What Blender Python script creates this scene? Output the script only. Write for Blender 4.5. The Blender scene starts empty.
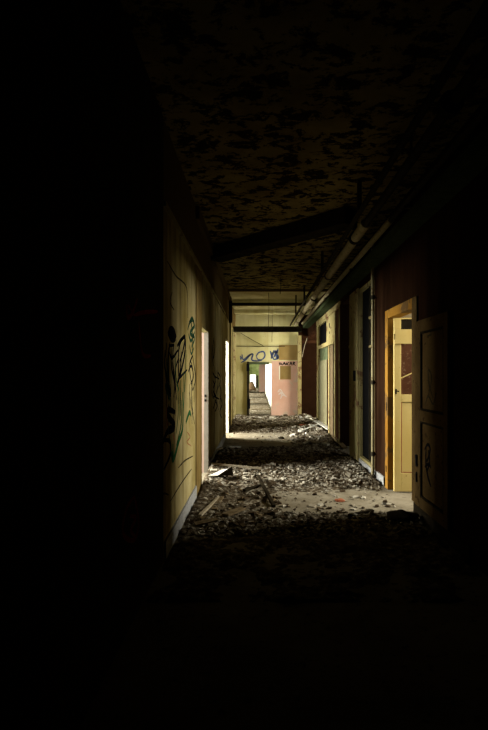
import bpy, bmesh, math, random
from mathutils import Vector, Matrix, noise

random.seed(11)
S = bpy.context.scene
COL = S.collection
F = 490.0          # focal length in pixels of the 488x730 frame
VX, VY = 258.0, 374.0
EYE = 1.5
XL, XR = -0.762, 1.70     # corridor wall faces
H = 3.56                  # ceiling height
YE = 16.7                 # end wall


# ---------------------------------------------------------------- pixel helpers
def left_pt(px, py, off=0.0):
    d = -XL * F / (VX - px)
    return Vector((XL + off, d, EYE + (VY - py) * d / F))


def right_pt(px, py, off=0.0):
    d = XR * F / (px - VX)
    return Vector((XR - off, d, EYE + (VY - py) * d / F))


def face_pt(px, py, d):
    return Vector(((px - VX) * d / F, d, EYE + (VY - py) * d / F))


def ry(px):
    return XR * F / (px - VX)


# ---------------------------------------------------------------- mesh builder
class MB:
    def __init__(self):
        self.v, self.f, self.sm = [], [], []

    def add(self, vs, fs, smooth=False):
        n = len(self.v)
        self.v += [tuple(p) for p in vs]
        self.f += [tuple(i + n for i in f) for f in fs]
        self.sm += [smooth] * len(fs)

    def box(self, a, b, jit=0.0):
        (x0, y0, z0), (x1, y1, z1) = a, b
        vs = [(x0, y0, z0), (x1, y0, z0), (x1, y1, z0), (x0, y1, z0),
              (x0, y0, z1), (x1, y0, z1), (x1, y1, z1), (x0, y1, z1)]
        if jit:
            vs = [tuple(c + random.uniform(-jit, jit) for c in p) for p in vs]
        self.add(vs, [(0, 3, 2, 1), (4, 5, 6, 7), (0, 1, 5, 4), (1, 2, 6, 5), (2, 3, 7, 6), (3, 0, 4, 7)])
        return self

    def obox(self, c, size, rot=(0, 0, 0), jit=0.0):
        """box by centre, size and euler rotation"""
        from mathutils import Euler
        M = Euler(rot).to_matrix()
        sx, sy, sz = (s / 2 for s in size)
        vs = []
        for p in [(-sx, -sy, -sz), (sx, -sy, -sz), (sx, sy, -sz), (-sx, sy, -sz),
                  (-sx, -sy, sz), (sx, -sy, sz), (sx, sy, sz), (-sx, sy, sz)]:
            q = Vector(p) + Vector([random.uniform(-jit, jit) for _ in range(3)])
            vs.append(M @ q + Vector(c))
        self.add(vs, [(0, 3, 2, 1), (4, 5, 6, 7), (0, 1, 5, 4), (1, 2, 6, 5), (2, 3, 7, 6), (3, 0, 4, 7)])
        return self

    def tube(self, pts, r, n=12):
        pts = [Vector(p) for p in pts]
        rings = []
        for i, p in enumerate(pts):
            t = (pts[min(i + 1, len(pts) - 1)] - pts[max(i - 1, 0)]).normalized()
            u = t.cross(Vector((0, 0, 1)))
            if u.length < 1e-3:
                u = Vector((1, 0, 0))
            u.normalize()
            w = t.cross(u)
            rr = r[i] if isinstance(r, (list, tuple)) else r
            rings.append([p + rr * (math.cos(2 * math.pi * k / n) * u + math.sin(2 * math.pi * k / n) * w) for k in range(n)])
        vs = [q for R in rings for q in R]
        fs = []
        for i in range(len(pts) - 1):
            for k in range(n):
                a, b = i * n + k, i * n + (k + 1) % n
                fs.append((a, a + n, b + n, b))
        self.add(vs, fs, True)
        self.add(rings[0], [tuple(range(n))])
        self.add(rings[-1], [tuple(reversed(range(n)))])
        return self

    def ribbon(self, pts, width, nrm, thick=0.0016):
        """a flat painted stroke: smoothed polyline, given width, lying on a wall with normal nrm"""
        pts = [Vector(p) for p in pts]
        if len(pts) > 2:       # catmull-rom
            q = []
            P = [pts[0]] + pts + [pts[-1]]
            for i in range(1, len(P) - 2):
                for s in range(6):
                    t = s / 6
                    a, b, c, d = P[i - 1], P[i], P[i + 1], P[i + 2]
                    q.append(0.5 * ((2 * b) + (c - a) * t + (2 * a - 5 * b + 4 * c - d) * t * t + (3 * b - a - 3 * c + d) * t ** 3))
            q.append(pts[-1])
            pts = q
        n = Vector(nrm)
        top = []
        m = len(pts)
        for i, p in enumerate(pts):
            t = pts[min(i + 1, m - 1)] - pts[max(i - 1, 0)]
            if t.length < 1e-6:
                t = Vector((0, 0, 1))
            s = t.normalized().cross(n)
            e = 0.55 + 0.45 * min(1, 4 * min(i, m - 1 - i) / max(1, m - 1))
            w = width * e * (0.9 + 0.2 * random.random()) / 2
            top.append((p + n * thick + s * w, p + n * thick - s * w))
        vs, fs = [], []
        for a, b in top:
            vs += [a, b, a - n * thick, b - n * thick]
        for i in range(m - 1):
            k = 4 * i
            fs += [(k, k + 4, k + 5, k + 1), (k, k + 2, k + 6, k + 4), (k + 1, k + 5, k + 7, k + 3)]
        self.add(vs, fs)
        return self

    def disc(self, c, u, v, nrm, thick=0.0016, n=20):
        c, u, v, nm = Vector(c), Vector(u), Vector(v), Vector(nrm)
        ring = [c + nm * thick + u * math.cos(2 * math.pi * k / n) * (1 + .12 * random.uniform(-1, 1)) + v * math.sin(2 * math.pi * k / n) for k in range(n)]
        low = [p - nm * thick for p in ring]
        self.add(ring + low, [tuple(range(n))] + [(k, k + n, (k + 1) % n + n, (k + 1) % n) for k in range(n)])
        return self

    def build(self, name, mat, parent=None, bevel=0.0, origin=None):
        me = bpy.data.meshes.new(name)
        vs = self.v
        if origin is not None:
            o = Vector(origin)
            vs = [tuple(Vector(p) - o) for p in vs]
        me.from_pydata(vs, [], self.f)
        me.polygons.foreach_set('use_smooth', self.sm)
        bm = bmesh.new()
        bm.from_mesh(me)
        bmesh.ops.recalc_face_normals(bm, faces=bm.faces)
        bm.to_mesh(me)
        bm.free()
        me.materials.append(mat)
        ob = bpy.data.objects.new(name, me)
        COL.objects.link(ob)
        if origin is not None:
            ob.location = origin
        if parent is not None:
            ob.parent = parent
        if bevel:
            md = ob.modifiers.new('bevel', 'BEVEL')
            md.width = bevel
            md.segments = 2
            md.limit_method = 'ANGLE'
        return ob


def tag(o, label=None, cat=None, group=None, kind=None):
    if label:
        o['label'] = label
    if cat:
        o['category'] = cat
    if group:
        o['group'] = group
    if kind:
        o['kind'] = kind
    return o


def struct(name, mb, mat, label, cat, parent=None, bevel=0.0):
    return tag(mb.build(name, mat, parent, bevel), label, cat, None, 'structure')


def empty(name, loc, label, cat, group=None, kind=None):
    o = bpy.data.objects.new(name, None)
    o.empty_display_size = .1
    COL.objects.link(o)
    o.location = loc
    return tag(o, label, cat, group, kind)


def part(name, mb, mat, root, label=None, bevel=0.0):
    """part of a thing: world-space mesh data shifted to the root's origin"""
    loc = Vector((0, 0, 0))
    r = root
    while r is not None:
        loc += Vector(r.location)
        r = r.parent
    mb.v = [tuple(Vector(p) - loc) for p in mb.v]
    o = mb.build(name, mat, root, bevel)
    if label:
        o['label'] = label
    return o


# ---------------------------------------------------------------- materials
AL = .42     # scales every paint and plaster colour down, to weaken bounced light in the shade


class NT:
    def __init__(self, name):
        self.m = bpy.data.materials.new(name)
        self.m.use_nodes = True
        self.t = self.m.node_tree
        self.b = self.t.nodes['Principled BSDF']
        self.b.inputs['Roughness'].default_value = .85
        self.b.inputs['Specular IOR Level'].default_value = 0.0
        tc = self.t.nodes.new('ShaderNodeTexCoord')
        g = self.t.nodes.new('ShaderNodeNewGeometry')
        self.pos = g.outputs['Position']

    def n(self, k, **kw):
        nd = self.t.nodes.new(k)
        for a, v in kw.items():
            setattr(nd, a, v)
        return nd

    def link(self, a, b):
        self.t.links.new(a, b)

    def noise(self, scale, detail=6, rough=.6, stretch=(1, 1, 1), dist=0.0):
        mp = self.n('ShaderNodeMapping')
        mp.inputs['Scale'].default_value = stretch
        self.link(self.pos, mp.inputs['Vector'])
        nz = self.n('ShaderNodeTexNoise')
        nz.inputs['Scale'].default_value = scale
        nz.inputs['Detail'].default_value = detail
        nz.inputs['Roughness'].default_value = rough
        nz.inputs['Distortion'].default_value = dist
        self.link(mp.outputs[0], nz.inputs['Vector'])
        return nz.outputs['Fac']

    def ramp(self, fac, stops):
        r = self.n('ShaderNodeValToRGB')
        e = r.color_ramp.elements
        while len(e) < len(stops):
            e.new(.5)
        for i, (p, c) in enumerate(stops):
            e[i].position = p
            e[i].color = (c, c, c, 1) if isinstance(c, (int, float)) else (*(x * AL for x in c), 1)
        self.link(fac, r.inputs['Fac'])
        return r.outputs['Color']

    def mix(self, fac, a, b, mode='MIX'):
        m = self.n('ShaderNodeMix', data_type='RGBA', blend_type=mode)
        for s, v in ((m.inputs['Factor'], fac), (m.inputs['A'], a), (m.inputs['B'], b)):
            if isinstance(v, (int, float)):
                s.default_value = v
            elif isinstance(v, tuple):
                s.default_value = (*(x * AL for x in v), 1)
            else:
                self.link(v, s)
        return m.outputs['Result']

    def bump(self, h, strength=.4, dist=.01):
        b = self.n('ShaderNodeBump')
        b.inputs['Strength'].default_value = strength
        b.inputs['Distance'].default_value = dist
        self.link(h, b.inputs['Height'])
        self.link(b.outputs[0], self.b.inputs['Normal'])

    def out(self, c, rough=None):
        if isinstance(c, tuple):
            self.b.inputs['Base Color'].default_value = (*c, 1)
        else:
            self.link(c, self.b.inputs['Base Color'])
        if rough is not None:
            self.b.inputs['Roughness'].default_value = rough
        return self.m


def wall_mat(name, a, b, stain, peel=None, amount=.5, upper=None):
    t = NT(name)
    c = t.ramp(t.noise(1.3, 8, .6), [(.35, a), (.65, b)])
    streak = t.ramp(t.noise(5, 5, .6, (1, 1, .10)), [(.47, 0.0), (.70, 1.0)])
    sm = t.n('ShaderNodeMath', operation='MULTIPLY')
    t.link(streak, sm.inputs[0])
    sm.inputs[1].default_value = amount
    c = t.mix(sm.outputs[0], c, stain)
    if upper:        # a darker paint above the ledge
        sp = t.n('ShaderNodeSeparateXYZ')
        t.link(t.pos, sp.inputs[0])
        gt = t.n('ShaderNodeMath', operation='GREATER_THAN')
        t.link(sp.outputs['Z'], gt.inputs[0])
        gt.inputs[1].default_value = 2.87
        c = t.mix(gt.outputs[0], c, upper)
    spots = t.ramp(t.noise(26, 4, .7), [(.66, 0.0), (.72, 1.0)])
    c = t.mix(spots, c, tuple(x * .45 for x in stain))
    if peel:
        pe = t.ramp(t.noise(2.6, 10, .72, dist=.6), [(.56, 0.0), (.585, 1.0)])
        c = t.mix(pe, c, peel)
        t.bump(pe, -.5, .006)
    else:
        t.bump(t.noise(60, 5, .7), .25, .004)
    return t.out(c)


def plain_mat(name, a, b, scale=6, rough=.7, bump=.2, spots=None, metal=0):
    t = NT(name)
    if not bump:
        rough = 1.0
        t.b.inputs['Specular IOR Level'].default_value = 0.0
    c = t.ramp(t.noise(scale, 7, .65), [(.35, a), (.65, b)])
    if spots:
        c = t.mix(t.ramp(t.noise(scale * 4, 5, .7), [(.58, 0.0), (.63, 1.0)]), c, spots)
    if bump:
        t.bump(t.noise(scale * 10, 4, .6), bump, .004)
    t.b.inputs['Metallic'].default_value = metal
    return t.out(c, rough)


M = {}
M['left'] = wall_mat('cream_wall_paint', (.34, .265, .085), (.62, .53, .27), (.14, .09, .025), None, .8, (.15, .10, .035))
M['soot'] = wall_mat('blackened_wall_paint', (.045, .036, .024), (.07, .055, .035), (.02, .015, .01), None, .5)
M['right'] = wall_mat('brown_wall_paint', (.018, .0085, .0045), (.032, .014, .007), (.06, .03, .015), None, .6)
M['frame'] = wall_mat('cream_joinery_paint', (.37, .31, .13), (.48, .42, .20), (.25, .17, .08), (.20, .12, .06), .4)
M['yellow'] = wall_mat('ochre_frame_paint', (.42, .20, .03), (.58, .32, .06), (.24, .09, .02), (.22, .13, .05), .5)
M['leaf'] = wall_mat('pale_door_paint', (1.08, .82, .29), (1.2, .96, .40), (.78, .52, .15), None, .35)
M['pink'] = wall_mat('pink_wall_paint', (.95, .56, .42), (1.1, .72, .57), (.72, .50, .36), (.85, .68, .52), .35)
M['endcream'] = wall_mat('yellow_green_wall_paint', (.95, .87, .40), (1.15, 1.08, .60), (.60, .47, .15), None, .5)
M['white'] = wall_mat('white_wall_paint', (1.3, 1.25, 1.0), (1.5, 1.48, 1.3), (.8, .75, .5), None, .4)
M['room'] = wall_mat('room_wall_paint', (.17, .13, .075), (.24, .19, .11), (.08, .06, .03), None, .4)
M['darkroom'] = wall_mat('brown_room_paint', (.035, .015, .008), (.055, .025, .012), (.015, .008, .004), None, .4)
M['jamb'] = plain_mat('pale_pink_jamb_paint', (.95, .68, .57), (1.05, .78, .67), 4, .6, .1)
M['greymetal'] = plain_mat('grey_metal_strip', (.42, .39, .33), (.52, .49, .42), 8, .5, .1)
M['infill'] = wall_mat('grey_green_panel_paint', (.20, .19, .11), (.27, .26, .155), (.24, .15, .09), None, .5)
M['brown_strip'] = wall_mat('brown_strip_paint', (.27, .185, .06), (.38, .275, .11), (.10, .06, .02), None, .6)
M['base'] = plain_mat('grey_blue_baseboard_paint', (.40, .41, .42), (.52, .53, .52), 5, .7, .2, (.2, .18, .15))
M['board'] = plain_mat('ochre_board', (.44, .30, .10), (.52, .37, .14), 3, .75, .2)
M['lobbydoor'] = plain_mat('blackish_brown_door_paint', (.014, .006, .003), (.022, .010, .005), 5, .8, .2)
M['brownboard'] = plain_mat('dark_brown_board', (.13, .055, .03), (.19, .085, .045), 5, .6, .2, (.28, .17, .10))
M['dark'] = plain_mat('blackened_timber', (.022, .018, .012), (.045, .036, .022), 8, .8, .3)
M['darkmetal'] = plain_mat('dark_rusty_steel', (.03, .028, .02), (.06, .05, .03), 12, .6, .3, (.09, .05, .025))
M['pipe'] = plain_mat('off_white_pipe_paint', (.40, .34, .19), (.50, .44, .27), 5, .7, .1, (.2, .13, .06))
M['greenbeam'] = plain_mat('dull_green_steel_paint', (.10, .13, .07), (.16, .19, .10), 9, .7, .2)
M['traygreen'] = plain_mat('blackish_green_paint', (.04, .055, .025), (.075, .095, .045), 9, .8, .2)
M['black'] = plain_mat('black_spray_paint', (.008, .009, .012), (.016, .016, .02), 14, .5, 0)
M['thinblack'] = plain_mat('faded_dark_marker', (.05, .04, .025), (.09, .07, .04), 14, .6, 0)
M['green'] = plain_mat('green_spray_paint', (.02, .085, .03), (.05, .15, .055), 14, .5, 0)
M['darkgreen'] = plain_mat('dark_green_spray_paint', (.015, .05, .03), (.035, .09, .05), 14, .5, 0)
M['blue'] = plain_mat('blue_spray_paint', (.09, .13, .30), (.16, .22, .42), 14, .5, 0)
M['palecyan'] = plain_mat('faded_blue_spray_paint', (.95, .86, .80), (1.05, .95, .88), 14, .6, 0)
M['red'] = plain_mat('red_spray_paint', (.34, .02, .012), (.46, .045, .03), 14, .5, 0)
M['wood'] = plain_mat('weathered_plank_wood', (.16, .115, .06), (.28, .215, .13), 14, .8, .4)
M['palewood'] = plain_mat('pale_split_batten_wood', (.40, .34, .23), (.52, .45, .33), 14, .8, .3)
M['sheet'] = plain_mat('white_plasterboard', (.68, .66, .58), (.80, .78, .70), 6, .8, .3, (.42, .38, .28))
M['heap'] = plain_mat('brown_earth', (.085, .05, .025), (.13, .085, .045), 8, .95, .3)
M['redtile'] = plain_mat('red_tile_fragment', (.32, .10, .05), (.42, .16, .09), 9, .8, .3)
M['grime'] = plain_mat('grimy_brown_paint', (.10, .062, .024), (.175, .112, .043), 3, .9, .3, (.07, .04, .018))

# floor: dusty concrete
t = NT('dusty_concrete_floor')
c = t.ramp(t.noise(2.2, 9, .65), [(.3, (.20, .17, .115)), (.7, (.38, .34, .26))])
c = t.mix(t.ramp(t.noise(14, 6, .7), [(.56, 0.0), (.66, 1.0)]), c, (.10, .075, .045))
t.bump(t.noise(40, 6, .7), .5, .008)
M['floor'] = t.out(c, .92)
# rubble
t = NT('broken_plaster_rubble')
c = t.ramp(t.noise(17, 8, .72), [(.36, (.03, .02, .011)), (.52, (.15, .12, .08)), (.68, (.60, .55, .44))])
c = t.mix(t.ramp(t.noise(2.1, 5, .6), [(.45, 0.0), (.65, .65)]), c, (.10, .07, .04))
t.bump(t.noise(55, 6, .75), .9, .015)
M['rubble'] = t.out(c, .95)
t = NT('plaster_chip')
c = t.ramp(t.noise(9, 6, .7), [(.3, (.22, .18, .12)), (.55, (.42, .38, .30)), (.72, (.62, .58, .48))])
t.bump(t.noise(60, 4, .7), .4, .004)
M['chip'] = t.out(c, .95)
M['darkchip'] = plain_mat('dark_debris_chip', (.045, .03, .018), (.11, .08, .05), 9, .95, .4)
M['palechip'] = plain_mat('pale_plaster_chip', (.50, .46, .37), (.66, .62, .52), 9, .95, .4)
# ceiling: peeling whitewash
t = NT('peeling_ceiling_whitewash')
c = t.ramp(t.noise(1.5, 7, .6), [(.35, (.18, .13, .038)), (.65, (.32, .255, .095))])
sep = t.n('ShaderNodeSeparateXYZ')
t.link(t.pos, sep.inputs[0])
mr = t.n('ShaderNodeMapRange')
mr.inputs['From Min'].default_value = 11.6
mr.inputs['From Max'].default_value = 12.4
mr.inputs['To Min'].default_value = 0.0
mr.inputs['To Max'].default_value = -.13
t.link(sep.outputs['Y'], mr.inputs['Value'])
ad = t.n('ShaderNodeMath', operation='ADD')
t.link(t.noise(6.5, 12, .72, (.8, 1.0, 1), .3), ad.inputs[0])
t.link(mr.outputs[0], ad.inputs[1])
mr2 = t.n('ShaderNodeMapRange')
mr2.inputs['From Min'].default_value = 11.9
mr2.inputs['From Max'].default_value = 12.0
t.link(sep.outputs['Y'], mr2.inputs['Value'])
c = t.mix(mr2.outputs[0], c, t.ramp(t.noise(1.5, 7, .6), [(.35, (.62, .53, .24)), (.65, (.85, .76, .40))]))  # brighter paint past the joist stands in for more light on the ceiling
pe = t.ramp(ad.outputs[0], [(.50, 0.0), (.535, 1.0)])
c = t.mix(pe, c, (.03, .02, .008))
t.bump(pe, -.7, .012)
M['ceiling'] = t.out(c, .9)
# far corridor ceiling: mossy
M['moss'] = plain_mat('mossy_green_ceiling', (.16, .20, .06), (.34, .38, .16), 2.5, .9, .4, (.05, .05, .025))

# ---------------------------------------------------------------- shell
T = .12   # wall thickness
OXL, OXR = -3.7, 4.7     # outer walls
Y0 = -2.0
YF = 52.0

struct('floor', MB().box((OXL - .2, Y0 - .2, -.2), (OXR + .2, YF + .3, 0)), M['floor'], 'dusty bare concrete floor running down the corridor', 'floor')
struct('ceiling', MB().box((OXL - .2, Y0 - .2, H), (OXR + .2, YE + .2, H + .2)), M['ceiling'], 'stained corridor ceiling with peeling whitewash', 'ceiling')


def wall_along_y(mb, x0, x1, y0, y1, z1, holes):
    """wall running along Y with rectangular holes (ya, yb, za, zb)"""
    y = y0
    for ya, yb, za, zb in sorted(holes):
        if ya > y:
            mb.box((x0, y, 0), (x1, ya, z1))
        if za > 0:
            mb.box((x0, ya, 0), (x1, yb, za))
        if zb < z1:
            mb.box((x0, ya, zb), (x1, yb, z1))
        y = yb
    if y1 > y:
        mb.box((x0, y, 0), (x1, y1, z1))
    return mb


# left corridor wall: three doorways
L1 = (6.56, 7.47, 0, 2.15)
L2 = (11.45, 12.5, 0, 2.31)
L3 = (14.55, 16.2, 0, 2.85)  # opening drawn large and tall so more daylight reaches ceiling and end wall
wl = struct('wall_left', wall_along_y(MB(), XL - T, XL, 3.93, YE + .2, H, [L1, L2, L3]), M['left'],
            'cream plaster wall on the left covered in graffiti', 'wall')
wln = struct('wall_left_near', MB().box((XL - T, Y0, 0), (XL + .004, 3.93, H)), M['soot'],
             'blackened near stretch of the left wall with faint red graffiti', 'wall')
# picture ledge high on the left wall
struct('trim_1', MB().box((XL, 3.93, 2.85), (XL + .025, 11.2, 2.89)), M['frame'], 'thin ledge running high along the left wall', 'trim')
b = MB()
for y0, y1 in ((3.98, 5.97), (7.53, 11.2), (12.55, 14.5)):
    b.box((XL, y0, 0), (XL + .016, y1, .14))
struct('baseboard_left', b, M['base'], 'grey skirting board at the foot of the left wall', 'baseboard')

# doorways of the left wall: jamb linings
d1 = empty('door_1', (XL - T / 2, 7.0, 0), 'open doorway with a pale pink jamb in the left wall', 'doorway', kind='structure')
part('jamb', MB().box((XL - T, 7.45, 0), (XL - .035, 7.475, 2.15)).box((XL - T, 6.555, 0), (XL - .035, 6.575, 2.15)), M['jamb'], d1, 'pale pink jamb lining')
part('metal_strip', MB().box((XL - .06, 7.445, 0), (XL + .006, 7.50, 2.17)), M['greymetal'], d1, 'grey metal edge strip')
for z in (1.17, 1.10):
    part('lock_hole', MB().box((XL - .050, 7.438, z - .018), (XL - .028, 7.446, z + .018)), M['black'], d1, 'dark lock hole')
part('brown_strip', MB().box((XL, 5.98, .0), (XL + .012, 6.555, 2.84)), M['brown_strip'], d1, 'thin brown strip beside the opening', bevel=.002)  # brown band on the wall before the opening, built as a thin strip
part('head', MB().box((XL - T, 6.56, 2.13), (XL + .006, 7.47, 2.16)), M['frame'], d1)
d2 = empty('door_2', (XL - T / 2, 11.9, 0), 'far bright doorway in the left wall', 'doorway', kind='structure')
part('jamb', MB().box((XL - T - .01, 12.47, 0), (XL + .01, 12.52, 2.31)).box((XL - T, 11.43, 0), (XL + .01, 11.48, 2.31)), M['white'], d2)
part('head', MB().box((XL - T, 11.48, 2.28), (XL + .01, 12.47, 2.33)), M['white'], d2)
d3 = empty('door_3', (XL - T / 2, 15.4, 0), 'tall opening in the left wall beside the end wall', 'doorway', kind='structure')
part('jamb', MB().box((XL - T, 16.17, 0), (XL + .02, 16.24, 2.85)).box((XL - T, 14.5, 0), (XL + .03, 14.57, 2.85)), M['frame'], d3)

# left pilaster between the far openings
struct('trim_2', MB().box((XL - .01, 13.0, 0), (XL + .05, 13.35, H)), M['left'], 'narrow pilaster on the left wall past the far doorway', 'trim')

# right corridor wall
yj0, yj1 = 5.34, 6.38                       # yellow doorway
R1 = (yj0, yj1, 0, 2.25)
RW = (ry(374.5), ry(359.5), .10, 2.92)      # tall dark glazing
RD = (ry(351), ry(341), 0, 2.92)            # dark doorway
RS = (ry(334), 14.0, 0, 2.92)               # joinery screen (built below)
RL = (14.0, YE + .2, 0, 2.80)               # open lobby beside the end wall
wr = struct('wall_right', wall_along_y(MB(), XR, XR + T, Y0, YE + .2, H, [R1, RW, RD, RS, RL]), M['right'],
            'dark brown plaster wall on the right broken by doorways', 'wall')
struct('baseboard_right', MB().box((XR - .02, ry(376.5), 0), (XR - .0, ry(360), .10)).box((XR - .02, ry(385), 0), (XR, ry(378), .12)),
       M['base'], 'blue grey skirting board under the tall dark glazing on the right', 'baseboard')
struct('baseboard_right_2', MB().box((XR - .02, 3.9, 0), (XR, 5.30, .12)),
       M['dark'], 'black skirting board below the grimy panelled door', 'baseboard')

# end wall with passage opening (x -.34 .. .48, z to 1.9)
pa, pb, pz = face_pt(248, 0, YE).x, face_pt(271.5, 0, YE).x, 1.86
pillar0 = face_pt(297.5, 0, YE).x
zp = face_pt(0, 361, YE).z
nx0, nx1, nz0, nz1 = face_pt(279, 0, YE).x, face_pt(291, 0, YE).x, face_pt(0, 379.5, YE).z, face_pt(0, 366, YE).z
b = MB()
b.box((XL - T, YE, 0), (pa, YE + .2, H))
b.box((pa, YE, pz), (pb, YE + .2, H))
b.box((pb, YE, zp), (pillar0 + .02, YE + .2, H))
struct('wall_end', b, M['endcream'], 'cream end wall with blue graffiti over the passage', 'wall')
b = MB()
b.box((pb, YE - .012, 0), (nx0, YE + .2, zp)).box((nx1, YE - .012, 0), (pillar0 + .02, YE + .2, zp))
b.box((nx0, YE - .012, 0), (nx1, YE + .2, nz0)).box((nx0, YE - .012, nz1), (nx1, YE + .2, zp))
wp = struct('wall_end_pink', b, M['pink'], 'pink painted wall right of the passage opening', 'wall')
wn = empty('window_1', ((nx0 + nx1) / 2, YE, nz0), 'square boarded hatch in the pink wall', 'window', kind='structure')
part('board', MB().box((nx0 + .03, YE + .03, nz0), (nx1, YE + .06, nz1)), M['board'], wn)
part('frame', MB().box((nx0, YE - .02, nz0), (nx0 + .03, YE + .10, nz1)), M['white'], wn, 'white left reveal')
# ochre rectangle above pink wall
bx0, bx1, bz0, bz1 = face_pt(279, 0, YE).x, face_pt(298, 0, YE).x, face_pt(0, 360, YE).z, face_pt(0, 345, YE).z
struct('trim_3', MB().box((bx0, YE - .03, bz0), (bx1, YE, bz1)), M['board'], 'ochre rectangle on the end wall above the pink wall', 'board')
# pillar at right of end wall
struct('trim_4', MB().box((pillar0, YE - .18, 0), (face_pt(301.5, 0, YE - .18).x, YE + .2, 2.8)), M['frame'], 'cream pillar between the pink wall and the dark lobby', 'pillar')
# dark lobby: brown closed door facing us, side walls
struct('wall_lobby', MB().box((1.35, YE + .2, 0), (OXR, YE + .35, H)), M['darkroom'], 'dark brown back wall of the lobby', 'wall')
dl = empty('door_4', (1.9, YE + .15, 0), 'dark brown door at the back of the lobby', 'door', kind='structure')
part('leaf', MB().box((1.50, YE + .12, 0.02), (2.32, YE + .16, 2.55)), M['lobbydoor'], dl)
part('frame', MB().box((2.32, YE + .06, 0), (2.42, YE + .18, 2.65)).box((1.50, YE + .06, 2.55), (2.42, YE + .18, 2.65)), M['darkroom'], dl)
# passage door frame (dark post, green head)
d5 = empty('door_5', ((pa + pb) / 2, YE, 0), 'frame of the passage opening with dark post and green head', 'doorway', kind='structure')
part('post', MB().box((pa - .035, YE - .05, 0), (pa + .04, YE + .2, pz + .06)), M['darkmetal'], d5, 'dark post')
part('head', MB().box((pa + .04, YE - .05, pz - .03), (pb - .08, YE + .15, pz + .045)), M['greenbeam'], d5, 'green head rail')
part('hinge', MB().box((pa - .02, YE - .075, .32), (pa + .075, YE - .05, .66)).box((pa - .05, YE - .075, 1.60), (pa + .05, YE - .05, 1.84)), M['black'], d5, 'black hinge plate')

# back wall behind the viewer
struct('wall_back', MB().box((OXL - .2, Y0 - .2, 0), (OXR + .2, Y0, H)), M['right'], 'dark wall closing the corridor behind the viewer', 'wall')

# outer walls with windows, partitions of the side rooms
LWIN = [(6.1, 8.95, 1.1, 2.9), (10.9, 13.2, .5, 2.9), (13.9, 16.4, .4, 3.1)]
struct('wall_left_outer', wall_along_y(MB(), OXL - .2, OXL, Y0, YE + .2, H, LWIN), M['room'], 'outer wall of the rooms on the left', 'wall')
RWIN = [(4.9, 6.74, 1.6, 3.1), (8.7, 10.05, 1.1, 2.8), (14.2, 16.4, .5, 3.1)]  # last window is unseen, added to brighten the end wall
struct('wall_right_outer', wall_along_y(MB(), OXR, OXR + .2, Y0, YE + .2, H, RWIN), M['room'], 'outer wall of the rooms on the right', 'wall')
b = MB()
for y in (5.2, 10.45, 13.55):
    b.box((OXL, y, 0), (XL - T, y + .1, H))
struct('wall_left_partition', b, M['room'], 'partitions between the rooms on the left', 'wall')
struct('wall_left_end', MB().box((OXL - .2, YE, 0), (XL - T, YE + .2, H)), M['room'], 'end wall of the last room on the left', 'wall')
b = MB()
b.box((XR + T, 3.2, 0), (OXR, 3.3, H)).box((XR + T, 6.95, 0), (OXR, 7.05, H))
struct('wall_right_partition', b, M['room'], 'partitions of the lit room on the right', 'wall')
struct('wall_right_inner', MB().box((3.4, 7.05, 0), (3.5, 8.3, H)).box((XR + T, 13.95, 0), (OXR, 14.05, H)).box((XR + T, 8.3, 0), (OXR, 8.36, H)).box((XR + T, 10.2, 0), (OXR, 10.26, H)).box((3.4, 10.26, 0), (3.5, 13.95, H)), M['darkroom'],
       'dark inner walls of the rooms on the right', 'wall')


# window frames in the outer walls
def window_frame(n, x, y0, y1, z0, z1, label):
    w = empty('window_%d' % n, (x, (y0 + y1) / 2, z0), label, 'window', kind='structure')
    m = MB()
    m.box((x - .03, y0, z0), (x + .03, y0 + .06, z1)).box((x - .03, y1 - .06, z0), (x + .03, y1, z1))
    m.box((x - .03, y0, z0), (x + .03, y1, z0 + .06)).box((x - .03, y0, z1 - .06), (x + .03, y1, z1))
    part('frame', m, M['white'], w)
    ym = (y0 + y1) / 2
    part('mullion', MB().box((x - .025, ym - .025, z0 + .06), (x + .025, ym + .025, z1 - .06)), M['white'], w)


for i, (a_, b_, c_, d_) in enumerate(LWIN):
    window_frame(2 + i, OXL - .1, a_, b_, c_, d_, ['window of the first room on the left', 'window of the second room on the left', 'window of the third room on the left'][i])
for i, lab in enumerate(('window of the lit room on the right', 'window of the middle room on the right', 'unseen lobby window added to light the end wall')):
    window_frame((5, 8, 9)[i], OXR + .1, *RWIN[i], lab)

# ---------------------------------------------------------------- right wall joinery
# ochre frame of the lit doorway
fr = empty('door_6', (XR, (yj0 + yj1) / 2, 0), 'ochre frame of the lit doorway on the right', 'door frame', kind='structure')
part('jamb', MB().box((XR - .02, yj1, 0), (XR + .002, yj1 + .10, 2.33)).box((XR - .02, yj1 - .03, 0), (XR + T - .03, yj1 + .002, 2.25)), M['yellow'], fr, bevel=.004)
part('jamb', MB().box((XR - .02, yj0 - .14, .12), (XR + .0, yj0 + .02, 2.33)).box((XR, yj0 - .002, 0), (XR + T, yj0 + .02, 2.25)), M['grime'], fr, 'grimy near jamb', bevel=.004)
part('head', MB().box((XR - .02, yj0 + .02, 2.25), (XR + .002, yj1, 2.33)).box((XR - .02, yj0, 2.22), (XR + T, yj1, 2.252)), M['yellow'], fr, bevel=.004)
part('latch_keep', MB().box((XR - .024, yj1 + .02, 1.02), (XR - .018, yj1 + .05, 1.13)).box((XR - .024, yj1 + .02, .22), (XR - .018, yj1 + .055, .30)), M['black'], fr, 'black latch keep')

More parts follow.
